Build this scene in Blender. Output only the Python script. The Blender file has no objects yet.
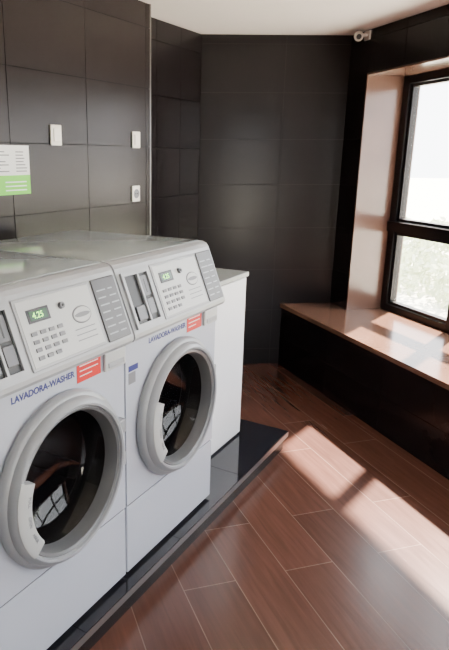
import bpy, bmesh, math, random
from mathutils import Vector, Matrix
random.seed(4)
D=bpy.data
# ------------------------------------------------------------ helpers
def link(o):
    bpy.context.scene.collection.objects.link(o); return o
def nodes(m): return m.node_tree.nodes, m.node_tree.links
def mat(name,col,rough=.5,metal=0,spec=.5,noise=0,nscale=20,bump=0,emit=None,estr=0,alpha=1,coat=0,rvar=0):
    m=D.materials.new(name); m.use_nodes=True
    N,L=nodes(m); b=N['Principled BSDF']
    b.inputs['Base Color'].default_value=(*col,1)
    b.inputs['Roughness'].default_value=rough
    b.inputs['Metallic'].default_value=metal
    b.inputs['Specular IOR Level'].default_value=spec
    b.inputs['Coat Weight'].default_value=coat
    b.inputs['Alpha'].default_value=alpha
    if emit:
        b.inputs['Emission Color'].default_value=(*emit,1); b.inputs['Emission Strength'].default_value=estr
    tc=N.new('ShaderNodeTexCoord'); n=N.new('ShaderNodeTexNoise')
    n.inputs['Scale'].default_value=nscale; n.inputs['Detail'].default_value=5
    L.new(tc.outputs['Object'],n.inputs['Vector'])
    if noise>0:
        r=N.new('ShaderNodeMix'); r.data_type='RGBA'
        r.inputs[6].default_value=(*[c*(1-noise) for c in col],1)
        r.inputs[7].default_value=(*[min(1,c*(1+noise)) for c in col],1)
        L.new(n.outputs['Fac'],r.inputs[0]); L.new(r.outputs[2],b.inputs['Base Color'])
    if bump>0:
        bp=N.new('ShaderNodeBump'); bp.inputs['Strength'].default_value=bump; bp.inputs['Distance'].default_value=.01
        L.new(n.outputs['Fac'],bp.inputs['Height']); L.new(bp.outputs[0],b.inputs['Normal'])
    if rvar>0:
        mr=N.new('ShaderNodeMapRange'); mr.inputs['To Min'].default_value=rough-rvar; mr.inputs['To Max'].default_value=rough+rvar
        L.new(n.outputs['Fac'],mr.inputs['Value']); L.new(mr.outputs[0],b.inputs['Roughness'])
    return m
def new_obj(name,bm,mats,parent=None,smooth=False):
    me=D.meshes.new(name); bmesh.ops.recalc_face_normals(bm,faces=bm.faces[:]); bm.to_mesh(me); bm.free()
    for m in mats: me.materials.append(m)
    o=link(D.objects.new(name,me))
    if smooth:
        for p in me.polygons: p.use_smooth=True
        mod=o.modifiers.new('es','EDGE_SPLIT'); mod.split_angle=math.radians(40)
    if parent: o.parent=parent
    return o
def box(bm,frame,a,b,mi=0,bev=0):
    vs=[]
    for x in (a[0],b[0]):
        for y in (a[1],b[1]):
            for z in (a[2],b[2]): vs.append(bm.verts.new(frame@Vector((x,y,z))))
    F=[(0,1,3,2),(4,6,7,5),(0,4,5,1),(2,3,7,6),(0,2,6,4),(1,5,7,3)]
    fs=[]
    for f in F:
        q=bm.faces.new([vs[i] for i in f]); q.material_index=mi; fs.append(q)
    if bev>0:
        es=list({e for f in fs for e in f.edges})
        r=bmesh.ops.bevel(bm,geom=es,offset=bev,segments=2,profile=.5,affect='EDGES')
        for f in r['faces']: f.material_index=mi
I4=Matrix.Identity(4)
def prism(bm,poly,z0,z1,mi=0):
    lo=[bm.verts.new((x,y,z0)) for x,y in poly]; hi=[bm.verts.new((x,y,z1)) for x,y in poly]
    n=len(poly); fs=[bm.faces.new(lo),bm.faces.new(hi)]
    for i in range(n): fs.append(bm.faces.new([lo[i],lo[(i+1)%n],hi[(i+1)%n],hi[i]]))
    for f in fs: f.material_index=mi
def frame2(p,a,n):
    return Matrix(((a[0],n[0],0,p[0]),(a[1],n[1],0,p[1]),(0,0,1,0),(0,0,0,1)))
def tiles(bm,F,a0,a1,z0,z1,tw,th,aoff,zoff,mi,gap=.004,t=.007,y0=0.0):
    xs=[a0]; k=math.ceil((a0-aoff)/tw+1e-4)
    while aoff+k*tw<a1-1e-4: xs.append(aoff+k*tw); k+=1
    xs.append(a1)
    zs=[z0]; k=math.ceil((z0-zoff)/th+1e-4)
    while zoff+k*th<z1-1e-4: zs.append(zoff+k*th); k+=1
    zs.append(z1)
    for i in range(len(xs)-1):
        for j in range(len(zs)-1):
            if xs[i+1]-xs[i]<.01 or zs[j+1]-zs[j]<.01: continue
            e=[random.uniform(-.0006,.0006) for _ in range(3)]
            A0,A1,Z0,Z1=xs[i]+gap/2,xs[i+1]-gap/2,zs[j]+gap/2,zs[j+1]-gap/2
            f=[(A0,Z0,e[0]),(A1,Z0,e[1]),(A1,Z1,e[1]+e[2]),(A0,Z1,e[0]+e[2])]
            lo=[bm.verts.new(F@Vector((x,y0,z))) for x,z,_ in f]; hi=[bm.verts.new(F@Vector((x,y0+t+d,z))) for x,z,d in f]
            bm.faces.new(hi).material_index=mi
            for k2 in range(4): bm.faces.new([lo[k2],lo[(k2+1)%4],hi[(k2+1)%4],hi[k2]]).material_index=mi
# ------------------------------------------------------------ materials
M_tile=mat('dark_tile',(.009,.0072,.0078),.22,noise=.25,nscale=3,rvar=.05,spec=.15)
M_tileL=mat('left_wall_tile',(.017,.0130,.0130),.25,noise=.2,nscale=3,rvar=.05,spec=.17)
M_grout=mat('grout',(.0035,.003,.003),.8,noise=.1,spec=.05)
M_groutB=mat('grout_back_wall',(.020,.018,.018),.7,noise=.1,spec=.1)
M_ceil=mat('ceiling_paint',(.86,.82,.79),.8,noise=.02,nscale=8)
M_plaster=mat('plaster',(.20,.19,.185),.8,noise=.03)
M_sill=mat('sill_laminate',(.15,.078,.052),.18,noise=.2,nscale=5,rvar=.04)
M_jamb=mat('jamb_laminate',(.125,.070,.052),.2,noise=.15,nscale=4,rvar=.03)
M_frame=mat('window_frame_metal',(.006,.005,.006),.35,metal=0,spec=.25,noise=.1)
M_white=mat('washer_enamel',(.43,.465,.54),.27,noise=.02,nscale=6)
M_top=mat('washer_top_enamel',(.38,.43,.43),.10,noise=.03,nscale=4)
M_cons=mat('console_grey',(.33,.35,.375),.28,noise=.03)
M_ring=mat('door_ring_plastic',(.27,.29,.315),.28,noise=.03)
M_ring2=mat('door_inner_plastic',(.11,.117,.125),.3,noise=.05)
M_rub=mat('gasket_rubber',(.02,.02,.022),.5,noise=.1)
M_drum=mat('drum_steel',(.02,.02,.02),.5,metal=.9,noise=.2,nscale=60)
M_glass=mat('door_glass',(.004,.004,.005),.05,alpha=.8,spec=.35)
M_panel=mat('control_plate',(.45,.475,.48),.3,noise=.02)
M_darkp=mat('legend_panel',(.065,.067,.072),.35,noise=.1,nscale=60)
M_black=mat('black_plastic',(.01,.01,.01),.4,noise=.1)
M_steel=mat('steel',(.45,.45,.46),.35,metal=1,noise=.05)
M_coin=mat('coin_plate',(.10,.10,.105),.35,metal=.5,noise=.1)
M_lcd=mat('lcd',(.01,.05,.015),.2,noise=.1,emit=(.12,.8,.12),estr=.05)
M_lcdt=mat('lcd_digits',(.3,1,.1),.4,emit=(.4,1,.2),estr=3)
M_red=mat('red_sticker',(.60,.010,.010),.4,noise=.03)
M_blue=mat('blue_print',(.012,.020,.16),.5,noise=.03)
M_wh=mat('white_print',(.72,.74,.75),.5,noise=.02)
M_grey=mat('grey_print',(.17,.18,.20),.5,noise=.02)
M_cab=mat('cabinet_laminate',(.76,.78,.82),.4,noise=.02)
M_ctop=mat('countertop',(.33,.35,.35),.25,noise=.12,nscale=30)
M_pl=mat('plinth_tile',(.012,.012,.016),.08,noise=.2,nscale=4,rvar=.02)
M_plf=mat('plinth_face',(.010,.008,.009),.22,noise=.2,nscale=5,spec=.3)
M_trim=mat('edge_trim',(.22,.21,.21),.3,metal=.8,noise=.05)
M_swi=mat('switch_plastic',(.8,.78,.72),.35,noise=.01)
M_green=mat('poster_green',(.14,.62,.02),.5,noise=.05)
M_leaf=mat('leaf',(.60,.66,.48),.7,noise=.3,nscale=3)
M_grass=mat('outdoor_ground',(.72,.72,.64),.9,noise=.15,nscale=1.5)
M_pane=mat('window_glass',(.9,.95,.95),.02,alpha=.06)

def floor_mat():
    m=D.materials.new('wood_floor'); m.use_nodes=True; N,L=nodes(m); b=N['Principled BSDF']
    tc=N.new('ShaderNodeTexCoord'); mp=N.new('ShaderNodeMapping'); mp.inputs['Rotation'].default_value=(0,0,math.radians(41))
    L.new(tc.outputs['Object'],mp.inputs['Vector'])
    br=N.new('ShaderNodeTexBrick'); br.offset=.37; br.inputs['Scale'].default_value=1
    br.inputs['Brick Width'].default_value=.92; br.inputs['Row Height'].default_value=.215
    br.inputs['Mortar Size'].default_value=.0020; br.inputs['Mortar Smooth'].default_value=.1
    br.inputs['Color1'].default_value=(.082,.035,.026,1); br.inputs['Color2'].default_value=(.112,.048,.035,1)
    br.inputs['Mortar'].default_value=(.19,.12,.095,1)
    L.new(mp.outputs[0],br.inputs['Vector'])
    mp2=N.new('ShaderNodeMapping'); mp2.inputs['Scale'].default_value=(2.2,32,1); L.new(mp.outputs[0],mp2.inputs['Vector'])
    n=N.new('ShaderNodeTexNoise'); n.inputs['Scale'].default_value=1.6; n.inputs['Detail'].default_value=8; n.inputs['Distortion'].default_value=.6
    L.new(mp2.outputs[0],n.inputs['Vector'])
    cr=N.new('ShaderNodeValToRGB'); cr.color_ramp.elements[0].position=.3; cr.color_ramp.elements[0].color=(.8,.8,.8,1)
    cr.color_ramp.elements[1].position=.7; cr.color_ramp.elements[1].color=(1.13,1.12,1.1,1)
    L.new(n.outputs['Fac'],cr.inputs[0])
    mx=N.new('ShaderNodeMix'); mx.data_type='RGBA'; mx.blend_type='MULTIPLY'; mx.inputs[0].default_value=1
    L.new(br.outputs['Color'],mx.inputs[6]); L.new(cr.outputs[0],mx.inputs[7]); L.new(mx.outputs[2],b.inputs['Base Color'])
    mr=N.new('ShaderNodeMapRange'); mr.inputs['To Min'].default_value=.2; mr.inputs['To Max'].default_value=.30
    L.new(n.outputs['Fac'],mr.inputs[0]); L.new(mr.outputs[0],b.inputs['Roughness'])
    bp=N.new('ShaderNodeBump'); bp.inputs['Strength'].default_value=.08; bp.inputs['Distance'].default_value=.004
    L.new(n.outputs['Fac'],bp.inputs['Height']); L.new(bp.outputs[0],b.inputs['Normal'])
    return m
M_floor=floor_mat()
# ------------------------------------------------------------ room frame
O=Vector((-1.680,4.404)); S=Vector((.7546,-.656)); Nn=Vector((.656,.7546))
WF=frame2(O,S,Nn)
def P(s,o): return (O.x+S.x*s+Nn.x*o, O.y+S.y*s+Nn.y*o)
H=2.43; XL=-2.05
poly=[(-2.36,-1.74),(2.65,-1.74),P(5.35,.80),P(-.15,.80),(-2.36,4.15)]
bm=bmesh.new(); prism(bm,poly,-.12,0); new_obj('floor',bm,[M_floor])
bm=bmesh.new(); prism(bm,poly,H,H+.15); new_obj('ceiling',bm,[M_ceil])
bm=bmesh.new(); F=frame2((XL,3.1),(0,-1),(1,0))
box(bm,F,(0,-.14,0),(4.7,-.007,H),1); tiles(bm,F,0.004,4.7,0,H,.54,.32,.045,.065,0,y0=-.007)
box(bm,F,(-.006,-.14,0),(.004,.002,H),2)
new_obj('wall_left',bm,[M_tileL,M_grout,M_trim])
bm=bmesh.new(); F=frame2((-2.216,4.02),(0,-1),(1,0))
box(bm,F,(-.1,-.14,0),(.95,-.007,H),1); tiles(bm,F,0,.95,0,H,.3,.32,0,.065,0,y0=-.007)
new_obj('wall_recess',bm,[M_tile,M_grout])
C=Vector((-2.216,4.0)); Dp=Vector((-1.357,4.618)); a=(Dp-C).normalized(); L2=(Dp-C).length
F=frame2(C,a,(a.y,-a.x))
bm=bmesh.new(); box(bm,F,(-.05,-.14,0),(L2+.02,-.003,H),1); tiles(bm,F,-.0,L2,0,H,.6,.32,.0,.13,0,y0=-.007)
new_obj('wall_back',bm,[M_tile,M_groutB])
SW0,SW1=.34,4.55; ZS=.50; ZT=2.142; OW=.373; OG=.69
bm=bmesh.new()
box(bm,WF,(.0,OW+.007,0),(SW0-.012,.80,H),1)
box(bm,WF,(SW0-.012,OW+.007,ZT+.012),(SW1+.012,.80,H),1)
box(bm,WF,(SW1+.012,OW+.007,0),(5.3,.80,H),1)
def T2(*a_):
    tiles(bm,WF,*a_,0,t=-.007,y0=OW+.007)
T2(.103,SW0-.012,ZS,H,.6,.32,.1,.13); T2(SW0-.012,5.3,ZT+.012,H,.6,.32,.1,.13); T2(SW1+.012,5.3,ZS,ZT+.012,.6,.32,.1,.13)
new_obj('wall_right',bm,[M_tile,M_grout])
bm=bmesh.new()
box(bm,WF,(SW0-.012,OW-.004,ZS),(SW0,.80,ZT)); box(bm,WF,(SW1,OW-.004,ZS),(SW1+.012,.80,ZT))
box(bm,WF,(SW0-.012,OW-.004,ZT),(SW1+.012,.80,ZT+.012))
new_obj('trim_window_reveal',bm,[M_jamb])
bm=bmesh.new(); box(bm,WF,(.0,.007,0),(5.2,.80,ZS-.03),1); tiles(bm,WF,.0,5.2,0,ZS-.032,.6,.235,.1,0,0,t=-.007,y0=.007)
box(bm,WF,(-.0,-.012,ZS-.03),(5.2,.80,ZS),2)
new_obj('wall_bench',bm,[M_tile,M_grout,M_sill])
win=link(D.objects.new('window_1',None))
bm=bmesh.new(); o0,o1=OG-.03,OG+.05
def fb(s0,s1,z0,z1,a0=o0,a1=o1): box(bm,WF,(s0,a0,z0),(s1,a1,z1),0)
fb(SW0,SW0+.065,ZS,ZT); fb(SW1-.065,SW1,ZS,ZT); fb(SW0,SW1,ZS,ZS+.045); fb(SW0,SW1,ZT-.05,ZT)
fb(SW0,SW1,1.085,1.155,OG-.045,o1)
MU=(1.05,2.5,3.6)
for m_ in MU: fb(m_-.028,m_+.028,ZS,ZT)
ed=[SW0+.065]+[q for m_ in MU for q in (m_-.028,m_+.028)]+[SW1-.065]
for sa,sb in zip(ed[0::2],ed[1::2]):
    for za,zb in ((ZS+.045,1.085),(1.155,ZT-.05)):
        w=.024 if sa<.9 else .016
        fb(sa+.004,sa+w,za+.004,zb-.004,OG-.015,OG+.03); fb(sb-.016,sb-.004,za+.004,zb-.004,OG-.015,OG+.03)
        fb(sa+w,sb-.016,za+.004,za+w,OG-.015,OG+.03); fb(sa+w,sb-.016,zb-w,zb-.004,OG-.015,OG+.03)
new_obj('frame',bm,[M_frame],win)
bm=bmesh.new(); box(bm,WF,(SW0+.06,OG+.005,ZS+.04),(SW1-.06,OG+.009,ZT-.045)); new_obj('glass_pane',bm,[M_pane],win)
# remaining room (behind camera): full-height side window, added to light washer fronts
pr=P(5.2,OW)
YA,YB=-.55,.55
bm=bmesh.new(); X0,X1=pr[0],pr[0]+.12
box(bm,I4,(X0,-1.74,0),(X1,YA,H)); box(bm,I4,(X0,YB,0),(X1,pr[1]+.2,H)); box(bm,I4,(X0,YA,2.2),(X1,YB,H)); new_obj('wall_side',bm,[M_plaster])
bm=bmesh.new(); box(bm,I4,(-2.2,-1.72,0),(pr[0],-1.6,H)); new_obj('wall_front',bm,[M_plaster])
bm=bmesh.new()
for y in (YA,YB-.06): box(bm,I4,(X0+.03,y,0),(X0+.09,y+.06,2.2))
box(bm,I4,(X0+.03,YA,0),(X0+.09,YB,.12)); box(bm,I4,(X0+.03,YA,2.14),(X0+.09,YB,2.2)); new_obj('added_fill_window',bm,[M_frame])
# ------------------------------------------------------------ plinth
PZ=.11; PX=-1.065
bm=bmesh.new(); box(bm,I4,(XL+.01,-.9,0),(PX-.02,3.01,PZ-.035),1)
box(bm,I4,(XL+.01,-.9,PZ-.035),(PX-.004,3.027,PZ-.002),0)
y=3.03
while y>-.85:
    for xa,xb in ((XL+.01,-1.53),(-1.527,PX)):
        box(bm,I4,(xa,max(y-.597,-.9),PZ-.004),(xb,y,PZ),0)
    y-=.6
box(bm,I4,(PX-.004,-.9,PZ-.033),(PX,3.03,PZ-.006),2); box(bm,I4,(XL+.01,3.027,PZ-.033),(PX,3.031,PZ-.006),2)
new_obj('plinth',bm,[M_pl,M_plf,M_trim])
# ------------------------------------------------------------ washers
def lathe(bm,prof,cx,cy,cz,mi,seg=72,a0=0,a1=2*math.pi):
    full=abs(a1-a0-2*math.pi)<1e-6
    n=seg if full else seg+1
    rings=[]
    for r,d in prof:
        if r<1e-5: rings.append([bm.verts.new((cx+d,cy,cz))]*n); continue
        rings.append([bm.verts.new((cx+d,cy+r*math.cos(a0+(a1-a0)*i/seg),cz+r*math.sin(a0+(a1-a0)*i/seg))) for i in range(n)])
    for k in range(len(rings)-1):
        for i in range(seg):
            j=(i+1)%n
            vs=[]
            for v in (rings[k][i],rings[k][j],rings[k+1][j],rings[k+1][i]):
                if v not in vs: vs.append(v)
            if len(vs)>2: bm.faces.new(vs).material_index=mi
    return rings
def text(body,name,size,mtx,m,parent,align='LEFT',bold=0):
    c=D.curves.new(name,'FONT'); c.body=body; c.size=size; c.align_x=align; c.offset=bold; c.extrude=.0003
    o=D.objects.new(name,c); link(o); bpy.context.view_layer.update()
    dg=bpy.context.evaluated_depsgraph_get(); me=D.meshes.new_from_object(o.evaluated_get(dg))
    D.objects.remove(o); me.transform(mtx); me.materials.clear(); me.materials.append(m)
    q=link(D.objects.new(name,me)); q.parent=parent; return q
XF=-1.11; XB=-1.86; W=.649; ZTOP=1.277
def washer(name,y0):
    root=link(D.objects.new(name,None))
    ya,yb=y0+.003,y0+W-.003; cy=y0+.327; cz=.68; hole=.222
    def front(bm,z0,z1,x):
        hw0,hw1=ya-cy,yb-cy; h0,h1=z0-cz,z1-cz
        angs=[2*math.pi*i/72 for i in range(72)]+[math.atan2(b_,a_)%(2*math.pi) for a_ in (hw0,hw1) for b_ in (h0,h1)]
        angs=sorted(angs); inn=[];out=[]
        for t in angs:
            c,s=math.cos(t),math.sin(t)
            k=min((hw1/c if c>1e-6 else (hw0/c if c<-1e-6 else 9)),(h1/s if s>1e-6 else (h0/s if s<-1e-6 else 9)))
            inn.append(bm.verts.new((x,cy+hole*c,cz+hole*s))); out.append(bm.verts.new((x,cy+k*c,cz+k*s)))
        n=len(angs)
        for i in range(n): bm.faces.new([inn[i],inn[(i+1)%n],out[(i+1)%n],out[i]])
    bm=bmesh.new(); front(bm,.405,1.04,XF)
    def quad(*v): bm.faces.new([bm.verts.new(q) for q in v])
    for yy in (ya,yb): quad((XF,yy,.405),(XF,yy,1.04),(XB,yy,1.04),(XB,yy,.405))
    quad((XB,ya,.12),(XB,yb,.12),(XB,yb,1.26),(XB,ya,1.26)); quad((XF,ya,.405),(XF,yb,.405),(XB,yb,.405),(XB,ya,.405))
    box(bm,I4,(XB,ya,.125),(XF-.001,yb,.398),0,.004)
    box(bm,I4,(XB,ya,1.04),(-1.3,yb,1.255),0)
    new_obj('cabinet',bm,[M_white],root)
    bm=bmesh.new(); box(bm,I4,(XB+.02,ya+.02,PZ),(XF-.03,yb-.02,.13),0); box(bm,I4,(XB+.05,ya+.01,.39),(XF-.004,yb-.01,.41),0)
    new_obj('base_feet',bm,[M_black],root)
    bm=bmesh.new(); box(bm,I4,(XB,ya,1.25),(-1.195,yb,ZTOP),0,.006); new_obj('top_lid',bm,[M_top],root,True)
    prof=[(-1.118,1.012),(-1.077,1.022),(-1.069,1.034),(-1.070,1.047),(-1.152,1.254),(-1.161,1.266),(-1.178,1.273),(-1.198,1.274),(-1.3,1.25),(-1.3,1.012)]
    bm=bmesh.new()
    A=[bm.verts.new((x,ya,z)) for x,z in prof]; B=[bm.verts.new((x,yb,z)) for x,z in prof]
    bm.faces.new(A); bm.faces.new(B)
    for i in range(len(prof)):
        j=(i+1)%len(prof); bm.faces.new([A[i],A[j],B[j],B[i]])
    new_obj('console',bm,[M_cons],root)
    v=Vector((-.082,0,.207)).normalized(); nn=Vector((v.z,0,-v.x))
    CF=Matrix(((0,v.x,nn.x,-1.070),(1,0,0,y0),(0,v.z,nn.z,1.047),(0,0,0,1)))
    bm=bmesh.new()
    for q in ((.018,.012,.03,.204),(.160,.012,.178,.204),(.03,.190,.160,.204),(.03,.012,.160,.026),(.102,.026,.110,.190)):
        box(bm,CF,(q[0],q[1],0),(q[2],q[3],.010),0)
    box(bm,CF,(.03,.026,0),(.102,.190,.001),1); box(bm,CF,(.110,.026,0),(.160,.190,.002),1)
    box(bm,CF,(.116,.045,.002),(.154,.10,.007),2,.002); box(bm,CF,(.116,.11,.002),(.154,.18,.005),2,.001)
    box(bm,CF,(.132,.12,.005),(.137,.168,.0055),1)
    box(bm,CF,(.042,.036,.001),(.090,.085,.010),2,.002)
    new_obj('coin_unit',bm,[M_cons,M_black,M_coin],root)
    bm=bmesh.new(); box(bm,CF,(.192,.008,0),(.508,.208,.005),0,.003); box(bm,CF,(.200,.016,.003),(.500,.200,.0065),1,.002)
    new_obj('control_plate',bm,[M_cons,M_panel],root)
    bm=bmesh.new(); z=.0065
    box(bm,CF,(.228,.134,z),(.312,.172,z+.0015),0); box(bm,CF,(.236,.140,z+.0015),(.304,.166,z+.002),1)
    new_obj('display',bm,[M_black,M_lcd],root)
    text('4.25','display_digits',.024,CF@Matrix.Translation((.246,.145,z+.0025)),M_lcdt,root)
    bm=bmesh.new()
    for r in range(4):
        for c in range(4):
            if c==3 and r==0: continue
            u=.222+c*.034; w=.022
            box(bm,CF,(u,.034+r*.022,z),(u+w,.034+r*.022+.011,z+.003),0,.001)
    new_obj('keypad',bm,[M_grey],root)
    bm=bmesh.new()
    def disc(u,vv,ru,rv,z0,z1,mi):
        n=40; lo=[bm.verts.new(CF@Vector((u+ru*math.cos(2*math.pi*i/n),vv+rv*math.sin(2*math.pi*i/n),z0))) for i in range(n)]
        hi=[bm.verts.new(CF@Vector((u+ru*.93*math.cos(2*math.pi*i/n),vv+rv*.93*math.sin(2*math.pi*i/n),z1))) for i in range(n)]
        bm.faces.new(hi).material_index=mi
        for i in range(n): bm.faces.new([lo[i],lo[(i+1)%n],hi[(i+1)%n],hi[i]]).material_index=mi
    disc(.437,.118,.042,.026,z,z+.002,2); disc(.437,.118,.037,.022,z+.002,z+.0028,0); disc(.437,.118,.034,.007,z+.0028,z+.0032,2)
    disc(.362,.160,.010,.010,z,z+.010,2); disc(.362,.160,.004,.004,z+.010,z+.012,3)
    for i in range(3): box(bm,CF,(.39,.045+i*.016,z),(.478,.048+i*.016,z+.0005),4)
    new_obj('badge_and_lock',bm,[M_panel,M_steel,M_grey,M_black,M_grey],root)
    bm=bmesh.new(); box(bm,CF,(.520,.008,0),(.636,.208,.005),0,.003)
    for i in range(7):
        box(bm,CF,(.532,.03+i*.023,.005),(.532+random.uniform(.035,.05),.034+i*.023,.0055),1)
        box(bm,CF,(.588,.03+i*.023,.005),(.588+random.uniform(.02,.038),.034+i*.023,.0055),1)
    new_obj('legend_panel',bm,[M_darkp,M_cons],root)
    FF=Matrix(((0,0,1,XF+.0006),(1,0,0,y0),(0,1,0,0),(0,0,0,1)))
    bm=bmesh.new()
    TF=Matrix(((0,0,1,XF),(1,0,0,y0),(0,1,0,0),(0,0,0,1)))
    box(bm,TF,(.408,.950,0),(.522,1.018,.0012),0)
    for i in range(3): box(bm,TF,(.420,.967+i*.016,.0012),(.508-(i==0)*.03,.970+i*.016,.0016),1)
    new_obj('warning_sticker',bm,[M_red,M_wh],root)
    bm=bmesh.new(); box(bm,TF,(.532,.948,0),(.642,1.010,.012),0,.005); box(bm,TF,(.548,.958,.012),(.628,.975,.014),1,.002)
    new_obj('drain_latch',bm,[M_panel,M_cons],root)
    text('LAVADORA-WASHER','machine_label',.0265,FF@Matrix.Translation((.142,.976,0)),M_blue,root,bold=.0008)
    bm=bmesh.new(); box(bm,TF,(.020,.905,0),(.075,.925,.001),0); box(bm,TF,(.020,.86,0),(.06,.90,.001),1); new_obj('info_labels',bm,[M_blue,M_grey],root)
    # door
    bm=bmesh.new()
    lathe(bm,[(.222,0),(.262,0),(.269,.006),(.270,.018),(.262,.030),(.254,.033),(.252,.040),(.246,.052),(.236,.058),(.229,.056),(.226,.048)],XF,cy,cz,0)
    lathe(bm,[(.226,.048),(.222,.050),(.214,.046),(.207,.026),(.203,.004)],XF,cy,cz,1)
    lathe(bm,[(.222,0),(.205,-.02),(.20,-.06),(.205,-.09)],XF,cy,cz,2)
    new_obj('door_ring',bm,[M_ring,M_ring2,M_rub],root,True)
    bm=bmesh.new(); lathe(bm,[(.204,.006),(.196,-.01),(.180,-.035),(.175,-.055),(.13,-.085),(.06,-.098),(0,-.10)],XF,cy,cz,0); new_obj('door_glass',bm,[M_glass],root,True)
    bm=bmesh.new(); lathe(bm,[(.205,-.09),(.215,-.10),(.265,-.12),(.265,-.50),(0,-.52)],XF,cy,cz,0)
    for k in range(3):
        t=math.radians(90+120*k); R=Matrix.Translation((XF,cy,cz))@Matrix.Rotation(t,4,'X')
        box(bm,R,(-.48,.20,-.03),(-.13,.262,.03),0,.01)
    new_obj('drum',bm,[M_drum],root,True)
    bm=bmesh.new(); a0,a1=math.radians(156),math.radians(218)
    R=lathe(bm,[(.186,.030),(.186,.056),(.191,.061),(.232,.063),(.240,.058),(.240,.035)],XF,cy,cz,0,24,a0,a1)
    for e in (0,-1): bm.faces.new([r[e] for r in R])
    new_obj('door_handle',bm,[M_panel],root,True)
    for k,tx in enumerate(('PULL','OPEN','ABRIR')):
        t=math.radians(170+k*17)
        m=Matrix.Translation((XF+.0635,cy+.207*math.cos(t),cz+.207*math.sin(t)))@Matrix(((0,0,1,0),(1,0,0,0),(0,1,0,0),(0,0,0,1)))@Matrix.Rotation(t+math.pi/2,4,'Z')
        text(tx,'handle_text',.014,m,M_grey,root,'CENTER')
    bm=bmesh.new()
    for zz in (-.06,.06): box(bm,I4,(XF,cy+.255,cz+zz-.025),(XF+.026,cy+.292,cz+zz+.025),0,.004)
    new_obj('hinges',bm,[M_ring],root)
    return root
washer('washing_machine',1.526); washer('washing_machine',.874)
# ------------------------------------------------------------ white cabinet
cab=link(D.objects.new('storage_cabinet',None))
bm=bmesh.new(); box(bm,I4,(-2.0,2.215,PZ),(-1.30,2.855,1.005),0,.002); box(bm,I4,(-1.30,2.22,PZ+.012),(-1.283,2.852,1.0),0,.003)
new_obj('cabinet_body',bm,[M_cab],cab)
bm=bmesh.new(); box(bm,I4,(-2.03,2.20,1.005),(-1.275,2.865,1.030),0,.004); new_obj('worktop',bm,[M_ctop],cab)
# ------------------------------------------------------------ wall fittings
def plate(name,y,z,w,h,kind):
    r=link(D.objects.new(name,None))
    bm=bmesh.new(); box(bm,I4,(XL,y-w/2,z-h/2),(XL+.010,y+w/2,z+h/2),0,.004)
    new_obj('face_plate',bm,[M_swi],r,True)
    bm=bmesh.new()
    if kind=='s': box(bm,I4,(XL+.009,y-w*.3,z-h*.32),(XL+.016,y+w*.3,z+h*.32),0,.002); new_obj('rocker',bm,[M_swi],r)
    else:
        lathe(bm,[(.0,.0105),(.02,.0105),(.022,.012),(.026,.012),(.027,.009)],XL,y,z,0,32); new_obj('socket_well',bm,[M_grey],r)
        bm=bmesh.new()
        for d in (-.009,.009): lathe(bm,[(0,.0125),(.004,.0125),(.004,.01)],XL,y+d,z,0,12)
        new_obj('contacts',bm,[M_black],r)
plate('light_switch',2.27,1.706,.075,.095,'s'); plate('light_switch',2.945,1.70,.075,.09,'s'); plate('wall_socket',2.94,1.40,.075,.09,'k')
post=link(D.objects.new('notice_poster',None))
bm=bmesh.new(); box(bm,I4,(XL,1.80,1.44),(XL+.002,2.085,1.655),0); new_obj('paper',bm,[M_wh],post)
bm=bmesh.new(); box(bm,I4,(XL+.002,1.80,1.44),(XL+.0026,2.085,1.525),0)
for i in range(7):
    box(bm,I4,(XL+.002,1.82,1.54+i*.014),(XL+.0026,1.82+random.uniform(.08,.15),1.545+i*.014),1)
    box(bm,I4,(XL+.002,2.0,1.54+i*.014),(XL+.0026,2.0+random.uniform(.04,.07),1.545+i*.014),1)
for i in range(3): box(bm,I4,(XL+.0026,1.93,1.457+i*.018),(XL+.003,2.06,1.462+i*.018),2)
box(bm,I4,(XL+.0026,1.84,1.455),(XL+.003,1.89,1.505),3)
new_obj('print',bm,[M_green,M_grey,M_wh,M_blue],post)
sc=link(D.objects.new('security_camera',None))
bm=bmesh.new(); Fm=WF@Matrix.Translation((.30,OW,2.395))
box(bm,Fm,(-.03,-.012,-.03),(.03,0,.03),0,.003); box(bm,Fm,(-.010,-.05,-.008),(.010,-.01,.008),0,.002)
new_obj('bracket',bm,[M_swi],sc)
bm=bmesh.new(); q=Fm@Vector((0,-.075,-.008)); prof=[(0,-.045),(.026,-.045),(.034,-.038),(.036,.02),(.034,.045),(.026,.052),(.024,.046),(0,.046)]
lathe(bm,prof,0,0,0,0,32)
mm=Matrix.Translation(q)@Matrix.Rotation(math.radians(-70),4,'Z')@Matrix.Rotation(math.radians(15),4,'Y')@Matrix.Scale(.85,4)
bm.transform(mm); new_obj('camera_head',bm,[M_swi],sc,True)
bm=bmesh.new(); lathe(bm,[(0,.05),(.018,.05),(.02,.046)],0,0,0,0,24); bm.transform(mm); new_obj('lens',bm,[M_black],sc)
lum=link(D.objects.new('added_fill_light',None))  # out-of-view fixture and area lamp, added as interior fill
bm=bmesh.new(); box(bm,I4,(0.1,.3,H-.04),(1.3,.6,H),0,.004); new_obj('fill_housing',bm,[M_swi],lum)
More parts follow.
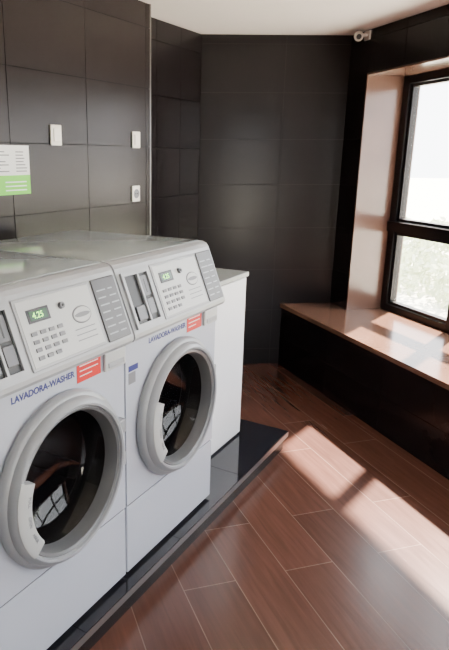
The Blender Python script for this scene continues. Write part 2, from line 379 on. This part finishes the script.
ld=D.lights.new('fill_lamp','AREA'); ld.shape='RECTANGLE'; ld.size=1.1; ld.size_y=.25; ld.energy=7; ld.color=(.97,.98,1)
lo=link(D.objects.new('fill_lamp',ld)); lo.location=(.7,.45,H-.05); lo.parent=lum
# ------------------------------------------------------------ outside
bm=bmesh.new(); prism(bm,[(-40,-40),(40,-40),(40,60),(-40,60)],-.5,-.14); new_obj('outdoor_ground',bm,[M_grass])
bm=bmesh.new()
def bush(cx,cy,cz,rx,ry,rz,n):
    for _ in range(n):
        d=Vector((random.gauss(0,1),random.gauss(0,1),random.gauss(0,1))).normalized()*random.uniform(.75,1.05)
        c=Vector((cx+d.x*rx,cy+d.y*ry,cz+d.z*rz)); 
        if c.z<-.13: continue
        u=Vector((random.gauss(0,1),random.gauss(0,1),random.gauss(0,1))).normalized(); w=u.orthogonal().normalized()
        l=random.uniform(.04,.08)
        bm.faces.new([bm.verts.new(c+u*l),bm.verts.new(c+w*l*.5),bm.verts.new(c-u*l),bm.verts.new(c-w*l*.5)])
for i in range(13):
    s=-7+i*.8; x,y=P(s,3.6+random.uniform(-.2,.3)); bush(x,y,.15,.75,.6,random.uniform(.5,.75),1100)
new_obj('garden_hedge',bm,[M_leaf])
# ------------------------------------------------------------ light
w=D.worlds.new('world'); bpy.context.scene.world=w; w.use_nodes=True
bg=w.node_tree.nodes['Background']; bg.inputs['Color'].default_value=(.93,.96,1,1); bg.inputs['Strength'].default_value=10.5
sd=D.lights.new('sun','SUN'); sd.energy=75; sd.angle=math.radians(1.6); sd.color=(1,.84,.70)
so=link(D.objects.new('sun',sd)); d=Vector((S.x*.66-Nn.x,S.y*.66-Nn.y,-1.47)).normalized()
so.rotation_euler=d.to_track_quat('-Z','Y').to_euler(); so.location=(0,8,6)
# ------------------------------------------------------------ camera
cd=D.cameras.new('camera'); cd.sensor_fit='AUTO'; cd.sensor_width=36; cd.lens=600*36/650; cd.shift_x=(224.5-150)/650
cd.clip_start=.02
co=link(D.objects.new('camera',cd)); co.location=(0,0,1.60); co.rotation_euler=(math.radians(90-15.55),0,math.radians(33.5))
bpy.context.scene.camera=co
